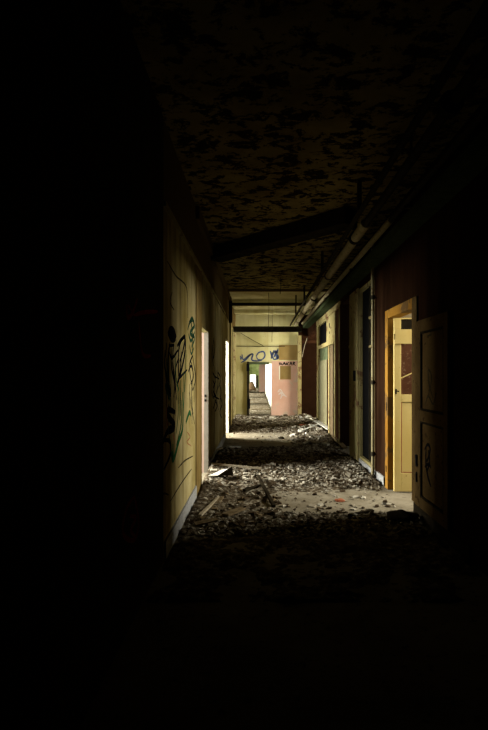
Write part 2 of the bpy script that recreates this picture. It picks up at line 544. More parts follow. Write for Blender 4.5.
# pale door leaf standing open inside the lit room, facing us
DY = 6.20
k = DY / F
dz = lambda py: EYE + (VY - py) * k
dx = lambda px: (px - VX) * k
lf = empty('open_door', (dx(393), DY, 0), 'pale yellow door standing open in the ochre doorway', 'door')
xa, xb = XR + .025, XR + .025 + .88
sw = .085
b = MB()
z_b, z_t = .012, 2.21
b.box((xa, DY, z_b), (xa + sw, DY + .045, z_t)).box((xb - sw, DY, z_b), (xb, DY + .045, z_t))         # stiles
for za, zb in ((z_b, dz(473)), (dz(402), dz(394.5)), (dz(343), dz(330)), (dz(319), z_t)):
    b.box((xa + sw, DY, za), (xb - sw, DY + .045, zb))                                               # rails
leaf = part('leaf', b, M['leaf'], lf, bevel=.003)
lp_ = part('lower_panel', MB().box((xa + sw, DY + .014, dz(473)), (xb - sw, DY + .034, dz(402))), M['leaf'], lf)
part('moulding', MB().box((xa + sw, DY + .004, dz(473)), (xa + sw + .012, DY + .014, dz(402))).box((xa + sw, DY + .004, dz(473)), (xb - sw, DY + .014, dz(473) + .012)),
     M['redtile'], lp_, 'reddish bare moulding')
mp_ = part('middle_pane', MB().box((xa + sw, DY + .016, dz(394.5)), (xb - sw, DY + .03, dz(343))), M['brownboard'], lf, 'dark brown boarded pane')
part('top_pane', MB().box((xa + sw, DY + .018, dz(330)), (xb - sw, DY + .03, dz(319))), M['dark'], lf, 'black top pane')
part('glazing_bar', MB().obox(((dx(397) + dx(416)) / 2 + .06, DY + .012, (dz(379) + dz(370)) / 2 + .012), (.42, .010, .014), (0, -.42, 0)), M['leaf'], mp_, 'slanting broken bar across the brown pane')
part('rail_board', MB().box((dx(394.5), DY - .03, dz(344)), (dx(411.5), DY, dz(329.5))), M['leaf'], lf, 'short board nailed over the rail', bevel=.006)
part('hinge', MB().box((dx(394.0), DY - .02, dz(340)), (dx(396.0), DY - .001, dz(334))), M['black'], leaf)
part('handle', MB().tube([(dx(396), DY, dz(391)), (dx(396), DY - .05, dz(391)), (dx(397.8), DY - .05, dz(391.3))], .009, 8).box((dx(395.3), DY - .008, dz(394)), (dx(396.8), DY, dz(389))), M['darkmetal'], leaf)

# grimy panelled door flush with the right wall, nearest to us
pd_y0, pd_y1 = 4.28, 5.18
pdr = empty('panelled_door', (XR, (pd_y0 + pd_y1) / 2, .0), 'grimy closed panelled door with a black tag', 'door')
b = MB()
sx0, sx1 = XR - .045, XR - .003
zs = [(.13, .24), (1.02, 1.13), (1.93, 2.05)]
b.box((sx0, pd_y0, .13), (sx1, pd_y0 + .10, 2.05)).box((sx0, pd_y1 - .17, .13), (sx1, pd_y1, 2.05))
for za, zb in zs:
    b.box((sx0, pd_y0 + .10, za), (sx1, pd_y1 - .17, zb))
part('stile_frame', b, M['grime'], pdr, bevel=.004)
up = part('panel', MB().box((sx0 + .018, pd_y0 + .10, 1.13), (sx1, pd_y1 - .17, 1.93)), M['grime'], pdr)
lo = part('panel', MB().box((sx0 + .018, pd_y0 + .10, .24), (sx1, pd_y1 - .17, 1.02)), M['grime'], pdr)
b = MB()
for za, zb in ((.24, 1.02), (1.13, 1.93)):
    ya, yb = pd_y0 + .10, pd_y1 - .17
    b.box((sx0 + .004, yb - .022, za), (sx0 + .018, yb, zb)).box((sx0 + .004, ya, za), (sx0 + .018, ya + .022, zb))
    b.box((sx0 + .004, ya + .022, za), (sx0 + .018, yb - .022, za + .022)).box((sx0 + .004, ya + .022, zb - .022), (sx0 + .018, yb - .022, zb))
part('panel_moulding', b, M['dark'], pdr, 'dark panel moulding')
lk = part('lock', MB().box((sx0 - .012, pd_y1 - .10, .54), (sx0, pd_y1 - .06, .66)), M['black'], pdr, 'black lock plate')
part('keyhole_cover', MB().box((sx0 - .012, pd_y1 - .09, .38), (sx0, pd_y1 - .07, .48)), M['black'], pdr, 'black keyhole cover')


def rp(px, py, off=0.027):
    p = right_pt(px, py)
    return Vector((XR - off, p.y, p.z))


g = MB()
nr = (-1, 0, 0)
g.ribbon([rp(427.3, 449.5), rp(430.5, 444.5), rp(433, 449.5), rp(429.7, 461), rp(428, 454.4)], .03, nr)
g.ribbon([rp(429.0, 446), rp(428.6, 462), rp(430.5, 475.8), rp(434, 487)], .035, nr)
g.ribbon([rp(427.6, 467), rp(431, 464), rp(434, 468)], .03, nr)
g.ribbon([rp(431, 450), rp(432.5, 462), rp(429.5, 472)], .025, nr)
part('graffiti_tag', g, M['black'], pdr, 'black spray-painted tag')
g = MB()
g.ribbon([rp(430.5, 398), rp(434.6, 378), rp(431, 370), rp(432, 385), rp(436, 398)], .02, nr)
g.ribbon([rp(428, 405), rp(431, 396), rp(436, 404), rp(439, 392)], .022, nr)
g.ribbon([rp(428, 333), rp(431, 328), rp(434, 334), rp(430, 336)], .022, nr)
part('graffiti_scribble', g, M['thinblack'], pdr, 'faint dark scribbles')

# vertical service pipe
vp = empty('vertical_pipe', (XR - .05, 7.05, 0), 'pale vertical pipe on the brown wall beside the tall dark glazing', 'pipe')
part('tube', MB().tube([(XR - .05, 7.05, .03), (XR - .05, 7.05, 3.45)], .022, 10), M['pipe'], vp)
b = MB()
for z in (.35, 1.38, 2.6):
    part('bracket', MB().tube([(XR - .05, 7.05, z - .03), (XR - .05, 7.05, z + .03)], .03, 10).box((XR - .05, 7.04, z - .012), (XR, 7.06, z + .012)), M['darkmetal'], vp)

# tall dark glazing: frame, mullions, transoms, panes
tw = empty('window_6', (XR + .05, (RW[0] + RW[1]) / 2, .1), 'tall black glazing in the right wall behind the vertical pipe', 'window', kind='structure')
xf0, xf1 = XR - .004, XR + .09
b = MB()
b.box((xf0, RW[0], .10), (xf1, RW[0] + .05, 2.92)).box((xf0, RW[1] - .03, .10), (xf1, RW[1], 2.92))
b.box((xf0, RW[0], .08), (xf1, RW[1], .14)).box((xf0, RW[0], 2.86), (xf1, RW[1], 2.92))
part('frame', b, M['frame'], tw, bevel=.004)
ym = ry(367.5)
part('mullion', MB().box((xf0 + .03, ym - .02, .14), (xf1 - .02, ym + .02, 2.86)), M['dark'], tw)
for z in (EYE + 58 * 7.3 / F, EYE + 28.5 * 7.3 / F):
    part('transom', MB().box((xf0 + .02, RW[0] + .05, z - .02), (xf1 - .02, ym - .02, z + .02)), M['frame'], tw)
glass = bpy.data.materials.new('opaque_black_glass')
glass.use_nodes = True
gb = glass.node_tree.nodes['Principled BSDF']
gb.inputs['Base Color'].default_value = (.004, .004, .004, 1)  # opaque black in place of the dark room behind the panes
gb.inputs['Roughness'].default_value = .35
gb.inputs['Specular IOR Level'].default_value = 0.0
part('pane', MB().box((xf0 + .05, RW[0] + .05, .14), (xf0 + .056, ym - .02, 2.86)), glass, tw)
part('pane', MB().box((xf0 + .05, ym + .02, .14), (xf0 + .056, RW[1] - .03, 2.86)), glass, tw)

# flush cream board between glazing and doorway
cb = empty('trim_5', (XR, (RW[1] + RD[0]) / 2, 0), 'tall cream board between the black glazing and the dark doorway', 'board', kind='structure')
part('board', MB().box((XR - .03, RW[1] + .01, .02), (XR - .001, RD[0] + .0, 2.94)), M['frame'], cb, bevel=.003)
part('batten', MB().box((XR - .042, RW[1] + .01, EYE + 27 * 8.5 / F), (XR - .03, RD[0], EYE + 30 * 8.5 / F)).box((XR - .042, RD[0] - .10, .1), (XR - .03, RD[0] - .075, 2.9)), M['frame'], cb)
part('latch', MB().box((XR - .05, ry(357.5), 1.38), (XR - .03, ry(357.0) + .09, 1.56)), M['black'], cb, 'black latch')

# dark doorway
d7 = empty('door_7', (XR, (RD[0] + RD[1]) / 2, 0), 'dark open doorway in the right wall past the cream board', 'doorway', kind='structure')
part('jamb', MB().box((XR - .02, RD[1] - .05, 0), (XR + T, RD[1], 2.92)), M['darkroom'], d7)
part('jamb', MB().box((XR + .0, RD[0], 0), (XR + T, RD[0] + .04, 2.92)), M['darkroom'], d7)

# joinery screen from dark doorway to the lobby
sc0, sc1 = RD[1], 14.0
js = empty('trim_6', (XR, 12, 0), 'cream timber screen with a glazed door on the right wall', 'timber screen', kind='structure')
x0, x1 = XR - .02, XR + .08
b = MB()
for px, w in ((340.5, .10), (335.8, .12), (319.0, .18)):
    y = ry(px)
    b.box((x0, y, 0), (x1, y + w, 2.92))
b.box((x0, 13.82, 0), (x1 + .04, 14.02, 2.92))
part('post', b, M['frame'], js, bevel=.005)
part('head_rail', MB().box((x0 - .01, sc0, 2.88), (x1, 14.02, 3.0)), M['frame'], js, bevel=.005)
zt = EYE + 33 * 11.6 / F
part('upper_panel', MB().box((x0 + .02, ry(335.8) + .12, zt), (x0 + .05, ry(326.5), 2.88)), M['frame'], js)
part('side_panel', MB().box((x0 + .025, ry(340.5) + .1, .0), (x0 + .05, ry(335.8), 2.88)), M['frame'], js)
part('transom', MB().box((x0 - .01, ry(335.8) + .12, zt - .10), (x1, 13.0, zt)), M['frame'], js)
for q0, q1 in ((.32, .42), (.17, .23)):
    part('vent_hole', MB().box((x0 + .012, ry(329.8), zt + q0), (x0 + .02, ry(329.8) + .05, zt + q1)), M['black'], js, 'black hole')
# glazed bay
ya, yb = ry(326.3), ry(319.0)
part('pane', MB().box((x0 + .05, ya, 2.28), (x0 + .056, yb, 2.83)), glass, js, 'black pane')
part('infill_panel', MB().box((x0 + .03, ya, .1), (x0 + .05, yb, 1.86)), M['infill'], js, 'pale infill panel')
part('infill_panel', MB().box((x0 + .05, ya, 1.86), (x0 + .06, yb, 2.22)), M['greenbeam'], js, 'greenish upper infill')
part('infill_rail', MB().box((x0 + .0, ya, 2.2), (x0 + .06, yb, 2.28)).box((x0 + .0, ya, 2.83), (x0 + .06, yb, 2.88)), M['frame'], js)
# narrow worn door leaf slightly ajar in the screen
aj = empty('narrow_door', (XR, ry(331), 0), 'narrow worn door with bare strips ajar in the cream screen', 'door')
y_a, y_b = ry(335.0) + .14, ry(327.5)
ym1, ym2 = y_a + (y_b - y_a) * .42, y_a + (y_b - y_a) * .60
part('stile', MB().box((x0 + .0, y_a, .03), (x0 + .04, ym1, zt - .12)), M['wood'], aj, 'bare wooden strip')
part('stile', MB().box((x0 - .02, ym1 + .02, .03), (x0 + .03, ym2, zt - .12)), M['frame'], aj, 'cream strip')
part('leaf', MB().box((x0 + .03, ym2 + .04, .03), (x0 + .06, y_b, zt - .12)), M['brownboard'], aj, 'dark weathered leaf')

# wire hanging across the lobby door
tag(MB().tube([face_pt(307, 338, YE - .3), face_pt(304.5, 346, YE - .3), face_pt(302, 357, YE - .3)], .008, 6).build('hanging_wire', M['palewood']),
    'pale wire slanting across the top of the dark lobby', 'wire')

# ---------------------------------------------------------------- pipes and beams overhead
pp = empty('heating_pipe', (1.25, 9, 3.25), 'thick off-white pipe running along under the ceiling', 'pipe')
part('shaded_pipe', MB().tube([(1.27, -1.5, 3.27), (1.26, 5.75, 3.26)], .04, 12), M['darkmetal'], pp, 'near stretch of pipe coloured dark in place of shade')  # near stretch made thinner and dark, for the pipe fading into shade
part('tube', MB().tube([(1.26, 5.7, 3.26), (1.26, 6, 3.26), (1.25, 11, 3.22), (1.22, 15.9, 3.12)], .062, 16), M['pipe'], pp)
b = MB()
for y in (3.2, 6.35, 8.7, 11.0, 13.2, 15.0):
    z = 3.26 if y < 8 else 3.26 - (y - 8) * .016
    part('coupling', MB().tube([(1.255 - max(0, y - 11) * .006, y - .035, z), (1.255 - max(0, y - 11) * .006, y + .035, z)], .078, 16), M['darkmetal'], pp, 'dark coupling band')
for y in (4.0, 7.4, 10.2, 12.8, 14.6):
    part('hanger', MB().tube([(1.25, y, 3.2), (1.25, y, H)], .010, 6), M['darkmetal'], pp, 'dark hanger rod')
pp2 = empty('conduit', (1.08, 9, 3.2), 'thin dark pipe beside the thick off-white pipe', 'pipe')
part('tube', MB().tube([(1.08, -1.5, 3.24), (1.08, 11, 3.2), (1.05, 15.9, 3.08)], .028, 10), M['darkmetal'], pp2)
b = MB()
for y in (5.2, 8.2, 11.4, 14.0):
    part('hanger', MB().box((1.06, y, 3.2), (1.10, y + .04, H)), M['darkmetal'], pp2)
pp3 = empty('wall_pipe', (1.52, 9, 3.25), 'pale pipe close under the ceiling above the cable tray', 'pipe')
part('shaded_pipe', MB().tube([(1.52, -1.5, 3.27), (1.52, 5.65, 3.26)], .03, 12), M['darkmetal'], pp3, 'near stretch of pipe coloured dark in place of shade')  # dark near end again imitates the pipe vanishing into shade
part('tube', MB().tube([(1.52, 5.6, 3.26), (1.52, 10, 3.26), (1.50, 16.5, 3.2)], .040, 12), M['pipe'], pp3)
b = MB()
for y in (5, 8, 11, 14):
    part('bracket', MB().box((1.50, y, 3.2), (XR, y + .05, 3.225)), M['darkmetal'], pp3)
ct = empty('cable_tray', (1.58, 9, 3.08), 'dark cable tray above the ochre doorway and timber screen', 'cable tray')
part('channel', MB().box((1.50, -1.5, 3.03), (1.69, 16.4, 3.05)).box((1.50, -1.5, 3.05), (1.515, 16.4, 3.13)), M['traygreen'], ct)
part('cable', MB().tube([(1.58, -1.4, 3.075), (1.57, 8, 3.075), (1.59, 16.3, 3.075)], .022, 8), M['dark'], ct)
part('cable', MB().tube([(1.64, -1.4, 3.07), (1.65, 9, 3.07), (1.63, 16.3, 3.07)], .018, 8), M['dark'], ct)

# dark diagonal band under the ceiling, built as a strapped box
a_, b_ = Vector((XL + .05, 8.05, H - .11)), Vector((1.16, 6.1, H - .11))
mid, dd = (a_ + b_) / 2, b_ - a_
dg = empty('diagonal_band', (mid.x, mid.y, mid.z), 'black band crossing the peeling ceiling at an angle', 'beam')
part('timber', MB().obox(mid, (dd.length, .28, .20), (0, 0, math.atan2(dd.y, dd.x))), M['dark'], dg, bevel=.01)
for f_ in (.25, -.25):
    part('strap', MB().obox(mid + dd * f_, (.05, .295, .215), (0, 0, math.atan2(dd.y, dd.x))), M['darkmetal'], dg)

# cross beams
y = 12.8
z = EYE + (VY - 304.2) * y / F
b1 = empty('cross_bar', (0.3, y, z), 'thin black bar across the corridor under the bright ceiling', 'beam')
part('bar', MB().box((XL, y - .04, z - .035), (1.24, y + .04, z + .035)), M['darkmetal'], b1)
part('post', MB().box((XL + .0, y - .05, 2.84), (XL + .09, y + .05, z + .09)), M['darkmetal'], b1, 'black bracket post')
part('stub', MB().tube([face_pt(296, 303, y), face_pt(296, 294, y)], .018, 8), M['darkmetal'], b1)
y = 15.0
zb0, zb1 = EYE + (VY - 331.5) * y / F, EYE + (VY - 327) * y / F
b2 = empty('cross_beam', (.3, y, zb0), 'thick dark steel beam across the corridor before the end wall', 'beam')
part('web', MB().box((XL, y - .02, zb0), (1.34, y + .02, zb1)), M['darkmetal'], b2)
for q0 in (zb0 - .015, zb1):
    part('flange', MB().box((XL, y - .07, q0), (1.34, y + .07, q0 + .015)), M['darkmetal'], b2)
part('bolt', MB().tube([(1.22, y - .09, zb0 + .06), (1.22, y - .02, zb0 + .06)], .025, 8), M['darkmetal'], b2)
# ceiling joists
i = 6
for y, d in ((11.95, .045), (13.6, .12), (14.3, .10), (15.7, .12), (16.3, .08)):
    i += 1
    lab = {11.95: 'narrow joist where the peeling ceiling ends', 13.6: 'plaster rib of the bright ceiling just past the thin black bar', 14.3: 'second plaster rib past the thin black bar',
           15.7: 'plaster rib between the thick beam and the end wall', 16.3: 'plaster rib closest to the end wall'}[y]
    struct('trim_%d' % i, MB().box((XL, y - .06, H - d), (1.70, y + .06, H)), M['endcream'] if y > 12 else M['left'], lab, 'joist', bevel=.01)
# ceiling side rails at left
struct('trim_12', MB().box((XL, 6.0, H - .16), (XL + .045, 12.7, H)), M['left'], 'rail in the corner of ceiling and left wall', 'trim')
# wire along the end wall & diagonal brace
z346 = face_pt(0, 346.5, YE).z
tag(MB().tube([(XL + .01, YE - .03, z346 + .01), (.0, YE - .03, z346), (face_pt(285, 0, YE).x, YE - .03, z346 + .005)], .012, 6).build('wall_cable', M['darkmetal']),
    'dark cable stretched level along the end wall above the blue graffiti', 'cable')
tag(MB().tube([face_pt(240.5, 333, YE - .05), face_pt(252, 339.8, YE - .06), face_pt(264, 346.3, YE - .05)], .011, 6).build('slanting_cable', M['darkmetal']),
    'dark cable slanting down the end wall to the level cable', 'cable')
for px, p0, p1, d, lab in ((280.3, 252, 294, 10.5, 'black wire hanging from the peeling ceiling before the bars'),
                           (268.5, 283, 327, 12.4, 'thin wire dangling in front of the thick steel beam'),
                           (272.0, 300, 342, 14.0, 'thin wire dangling close to the end wall')):
    a_ = face_pt(px, p1, d)
    a_.z = max(a_.z, 0)
    tag(MB().tube([(a_.x, d, H), (a_.x + .012, d, (H + a_.z) / 2), (a_.x - .004, d, a_.z)], .007, 6).build('dangling_wire', M['dark']), lab, 'wire')

# ---------------------------------------------------------------- graffiti on the left wall
nl = (1, 0, 0)


def L(pts):
    return [left_pt(x, y, .0005 + .0125 * (195.5 < x < 201)) for x, y in pts]


g = MB()
c = left_pt(172.2, 334.5)
g.disc(c + Vector((.0005, 0, 0)), (0, .20, 0), (0, 0, .075), nl)
for pts, w in (([(169.7, 343), (168, 360), (169, 384)], .05), ([(173.4, 344), (172.8, 364), (176, 395)], .045),
               ([(184, 336), (179.6, 344), (178.3, 359), (179.3, 377), (185, 351), (184, 336)], .05),
               ([(192.5, 355.6), (189.4, 367), (192.5, 390)], .035), ([(192.5, 355.6), (194.2, 367), (195.4, 379), (192.6, 391)], .03),
               ([(187, 369.8), (183, 374), (179, 379)], .025), ([(169, 352), (172, 358), (178, 350)], .03), ([(178.5, 358), (175, 372), (176, 392)], .03),
               ([(165, 368), (167, 384), (170.5, 396)], .045)):
    g.ribbon(L(pts), w, nl)
for pts, w in (([(165, 350), (164.5, 366), (167, 378), (166, 392)], .035), ([(166.5, 343), (165.5, 357)], .04), ([(171, 347), (171.5, 368), (174.5, 384), (173.5, 398)], .04),
               ([(177, 346), (181, 340), (185, 337), (183, 350), (179.5, 362)], .045), ([(181.5, 352), (180, 372), (176.5, 386)], .04), ([(184.6, 336), (185.6, 345), (183.6, 357)], .04),
               ([(188, 372), (191, 366), (193.5, 376), (190.5, 384)], .03), ([(190.2, 360), (193, 372), (191.2, 396), (193.2, 414)], .022), ([(168.5, 346), (174, 345)], .05), ([(175.5, 392), (176.8, 400)], .04)):
    g.ribbon(L(pts), w, nl)
for x_, y_0, y_1 in ((166.2, 372, 408), (168.0, 378, 402), (170.6, 384, 410), (173.0, 398, 424), (175.0, 396, 416), (178.8, 380, 404), (180.4, 386, 416), (189.6, 384, 408), (192.0, 396, 424), (194.0, 384, 402)):
    g.ribbon(L([(x_, y_0), (x_ + .1, (y_0 + y_1) / 2), (x_, y_1)]), .016, nl)
part('graffiti_figure', g, M['black'], wl, 'black spray-painted figure')
g = MB()
for pts, w in (([(175.3, 412.6), (168.5, 409.6), (167.9, 415.7), (174, 424.4), (173, 428.5), (167.2, 431.7), (162.3, 444)], .07),
               ([(163.5, 440.4), (169.7, 441.6), (170.3, 454), (163.5, 470)], .04)):
    g.ribbon(L(pts), w, nl)
part('graffiti_letter', g, M['black'], wl, 'bold black zigzag letter')
g = MB()
for pts, w in (([(182.6, 392), (182.8, 425.6), (178.5, 441.6), (172.8, 460), (169.7, 440)], .055), ([(185.7, 423), (189.2, 412.6), (191, 415.7)], .05),
               ([(172.4, 450), (173.2, 459)], .12), ([(165, 384), (167, 391), (170, 400)], .05), ([(180.5, 380), (180, 400), (179.4, 420)], .025), ([(186, 350), (185.5, 372), (184.4, 392)], .03)):
    g.ribbon(L(pts), w, nl)
for pts, w in (([(166.5, 358), (168, 380), (171, 394)], .035), ([(175, 356), (176, 378), (179, 392)], .03), ([(183.5, 372), (183.8, 396), (183, 416)], .03), ([(177.5, 390), (178.2, 412), (176, 434)], .022),
               ([(181.6, 400), (181, 424), (176.2, 446)], .035), ([(172.8, 444), (172.4, 460)], .05), ([(168.4, 404), (168.2, 428), (170.4, 446)], .025)):
    g.ribbon(L(pts), w, nl)
part('graffiti_drip', g, M['green'], wl, 'green spray lines running down')
g = MB()
for pts, w in (([(189, 323), (192, 318), (194, 326), (190, 333), (194.5, 338), (191.5, 347)], .045), ([(190.5, 320), (192.5, 334), (192.3, 352)], .04)):
    g.ribbon(L(pts), w, nl)
for pts, w in (([(187.5, 330), (190, 322), (193.5, 321), (195, 329)], .035), ([(188.5, 334), (191, 341), (194.5, 332)], .04), ([(189.5, 345), (191.2, 354), (193.6, 348)], .03)):
    g.ribbon(L(pts), w, nl)
part('graffiti_scrawl', g, M['darkgreen'], wl, 'dark green scrawl high beside the doorway')
g = MB()
for pts in ([(193, 456), (185, 460.5), (178, 468)], [(191.5, 469), (182, 482), (170, 501.5)], [(160.7, 500), (164, 493.5), (168.4, 495)],
            [(167, 261), (176, 276), (186.5, 288), (187.8, 318)], [(172, 292), (170, 302), (174, 310)], [(189, 392), (191.5, 408), (194.5, 424)]):
    g.ribbon(L(pts), .016, nl)
part('wall_crack', g, M['thinblack'], wl, 'thin dark lines across the plaster')
g = MB()
for pts in ([(187, 432), (190, 437), (186.8, 442), (191, 446)],):
    g.ribbon(L(pts), .012, nl)
for pts in ([(166.4, 398.5), (166.8, 423), (168, 423)], [(173, 434), (175, 440.5)]):
    g.ribbon(L(pts), .022, nl)
part('graffiti_squiggle', g, M['redtile'], wl, 'small red spray-painted squiggles')
g = MB()
for pts in ([(127, 304.5), (133.7, 316)], [(136.6, 298.7), (131.6, 313), (126.5, 317), (125.8, 304.5)],
            [(133.7, 315), (145, 312), (157, 311.6)], [(138, 321.7), (141.6, 353), (150, 356)],
            [(133.7, 496.5), (125.8, 508.7), (122, 533), (133, 540), (138, 523), (133.7, 496.5)], [(129, 516), (135, 518), (130, 530), (134, 536)]):
    g.ribbon([left_pt(x, y, .0045) for x, y in pts], .03, nl)
part('graffiti_squiggle', g, M['red'], wln, 'faint red spray-painted loops')
g = MB()
for pts in ([(213.5, 338), (214.6, 348), (213.3, 358), (212.9, 346), (213.9, 338)], [(212.5, 372), (215.5, 380), (213, 390), (216, 398), (213, 409)],
            [(216.5, 370), (218, 384), (216, 396), (218.4, 410)], [(219.5, 385), (221, 392), (219.4, 404)], [(222, 392), (222.8, 410)], [(214, 376), (219, 379)], [(213.5, 396), (219, 399)]):
    g.ribbon(L(pts), .05, nl)
for pts in ([(212.6, 380), (214.5, 386), (213.2, 398), (211.5, 390)], [(215, 400), (216.8, 406), (214.8, 412)], [(217.6, 372), (220.5, 378), (218.4, 388)], [(220.5, 372), (222.5, 380)],
            [(212.4, 345), (212, 356), (213.4, 366)], [(214.6, 366), (215.8, 378)], [(220, 396), (222, 404), (219.6, 412), (221.8, 418)]):
    g.ribbon(L(pts), .04, nl)
part('graffiti_writing', g, M['black'], wl, 'dark scribbled writing beyond the first doorway')

# graffiti on the end wall
ne = (0, -1, 0)


def E(pts, off=.0005):
    return [face_pt(225 + x / 6.1, 335 + y / 6.1, YE) + Vector((0, -off, 0)) for x, y in pts]


we = bpy.data.objects['wall_end']
g = MB()
for pts in ([(92, 128), (98, 140), (94, 150)], [(97, 168), (125, 152), (150, 125), (165, 112)], [(104, 118), (112, 150), (150, 122), (170, 118), (163, 150), (190, 158), (225, 155)],
            [(190, 130), (205, 108), (235, 102), (243, 128), (225, 150), (200, 148), (192, 130)]):
    g.ribbon(E(pts), .055, ne)
for pts in ([(276, 96), (285, 125), (300, 152)], [(300, 92), (290, 120), (282, 145)], [(325, 88), (310, 110), (300, 135)], [(286, 112), (305, 104), (322, 110)],
            [(318, 118), (325, 140), (300, 150)], [(308, 92), (312, 120), (318, 145)]):
    g.ribbon(E(pts), .06, ne)
part('graffiti_writing', g, M['blue'], we, 'blue spray-painted writing')
g = MB()
for pts in ([(340, 168), (330, 172), (340, 177), (329, 182)], [(346, 168), (345, 180), (353, 181), (357, 167)], [(360, 184), (363, 167), (371, 183), (376, 166)],
            [(392, 167), (381, 172), (380, 181), (390, 183)], [(394, 186), (402, 165), (408, 186)], [(396, 178), (408, 177)], [(414, 186), (416, 166), (426, 170), (417, 176), (432, 187)]):
    g.ribbon(E(pts, .0135), .032, ne)
part('graffiti_tag', g, M['black'], wp, 'black hand-written tag')
g = MB()
for pts in ([(322, 350), (336, 332), (352, 352)], [(326, 364), (344, 352), (364, 366)], [(338, 380), (356, 366), (376, 378)], [(332, 342), (346, 366), (338, 390)]):
    g.ribbon(E(pts, .0135), .035, ne)
part('graffiti_ghost', g, M['palecyan'], wp, 'faded blue-grey marks')

# ---------------------------------------------------------------- far corridor beyond the passage
FX0, FX1, FH = -1.0, .56, 2.75
FWIN = [(18.0, 21.0, .3, 2.5), (23.5, 27.5, .3, 2.5), (30, 35, .3, 2.5), (39, 44, .3, 2.5), (46, 50.5, .3, 2.5)]
struct('wall_left_far', wall_along_y(MB(), FX0 - .2, FX0, YE + .2, YF, FH, FWIN), M['endcream'], 'left wall of the far corridor', 'wall')
struct('wall_right_far', MB().box((FX1, YE + .2, 0), (FX1 + .15, YF, FH)), M['white'], 'bright white right wall of the far corridor', 'wall')
struct('ceiling_far', MB().box((FX0 - .2, YE + .2, FH), (FX1 + .15, YF, FH + .2)), M['moss'], 'mossy green ceiling of the far corridor', 'ceiling')
struct('wall_far_partition', MB().box((.07, 38, 0), (FX1, 38.15, FH)), M['pink'], 'greyish pink stub wall far down the passage', 'wall')
b = MB()
b.box((FX0 - .2, YF - .2, 0), (-.86, YF, FH)).box((-.22, YF - .2, 0), (FX1, YF, FH)).box((-.86, YF - .2, 0), (-.22, YF, .1)).box((-.86, YF - .2, 1.45), (-.22, YF, FH))
struct('wall_far_end', b, M['moss'], 'wall at the very end of the far corridor', 'wall')
w7 = empty('window_7', (-.54, YF - .1, .3), 'glaring window at the far end of the corridor', 'window', kind='structure')
part('frame', MB().box((-.86, YF - .14, .1), (-.82, YF - .08, 1.45)).box((-.26, YF - .14, .1), (-.22, YF - .08, 1.45)).box((-.82, YF - .14, 1.41), (-.26, YF - .08, 1.45)), M['white'], w7)
d8 = empty('door_8', (-.1, YF - .25, 0), 'tiny dark door at the far end of the corridor', 'door', kind='structure')
part('leaf', MB().box((-.20, YF - .26, .05), (.02, YF - .2, 1.35)), M['dark'], d8)
struct('trim_13', MB().box((FX0, 36, 2.0), (.1, 36.2, 2.75)), M['moss'], 'sagging lintel across the far corridor', 'lintel')
# fallen beams across the far floor
for y, r, lab in ((19.2, .03, 'nearest of the dark timbers lying across the passage floor'), (23.6, -.04, 'middle of the dark timbers lying across the passage floor'), (28.5, .03, 'farthest of the dark timbers lying across the passage floor')):
    tag(MB().obox((-.22, y, .07), (1.45, .14, .10), (0, 0, r), .01).build('fallen_timber', M['wood']), lab, 'timber', 'timbers across the passage floor')

# ---------------------------------------------------------------- rubble
def sst(a, b, x):
    t_ = max(0., min(1., (x - a) / (b - a)))
    return t_ * t_ * (3 - 2 * t_)


def rub(x, y):
    """height of the rubble bed above the concrete"""
    e = .004
    e += .012 * sst(3.5, 4.4, y)
    e += .028 * sst(6.3, 6.8, y)
    bare = sst(5.15, 5.4, y) * (1 - sst(6.15, 6.5, y + .12 * math.sin(x * 3))) * sst(.0, .5, x)
    e -= .05 * bare
    bare2 = sst(9.6, 10.1, y - x * .25) * (1 - sst(12.3, 12.7, y)) * (1 - sst(.55, 1.0, x))
    e -= .09 * bare2
    e += .09 * sst(12.5, 13.4, y) * (.6 + .4 * math.cos((y - 14.6)))
    if y < YE + .3:
        e += .07 * sst(XR - .5, XR - .05, x) * sst(10.2, 11.2, y)
        e += .05 * (1 - sst(XL + .02, XL + .4, x)) * sst(6, 6.5, y) * (1 - bare2)
    else:
        e += .02 + .10 * (1 - sst(FX0, FX0 + .5, x))
    p = Vector((x * 1.0, y * 1.0, 3.3))
    n = noise.fractal(p * 3.0, 1.0, 2.0, 4) * .035 + noise.noise(p * 17) * .018 + noise.noise(p * 41) * .008
    return e + n * (1 - .75 * bare) * (1 - .5 * bare2)


def rubble_bed(x0, x1, y0, y1, res, name, label):
    nx, ny = int((x1 - x0) / res), int((y1 - y0) / res)
    m = MB()
    vs, fs = [], []
    for j in range(ny + 1):
        for i in range(nx + 1):
            x, y = x0 + (x1 - x0) * i / nx, y0 + (y1 - y0) * j / ny
            h_ = rub(x, y)
            if i in (0, nx) or j in (0, ny):
                h_ = min(h_, .0) - .02
            vs.append((x, y, max(-.05, h_)))
    for j in range(ny):
        for i in range(nx):
            a = j * (nx + 1) + i
            if max(vs[q][2] for q in (a, a + 1, a + nx + 1, a + nx + 2)) > -.004:
                fs.append((a, a + 1, a + nx + 2, a + nx + 1))
    m.add(vs, fs, True)
    return tag(m.build(name, M['rubble']), label, 'rubble', None, 'stuff')


rubble_bed(XL + .004, XR - .03, 3.2, YE - .03, .028, 'rubble_bed', 'brown bed of crushed plaster and dirt covering the corridor floor')
rubble_bed(FX0 + .01, FX1 - .01, YE + .22, 49.0, .07, 'rubble_bed', 'pale crushed debris covering the floor of the far passage')


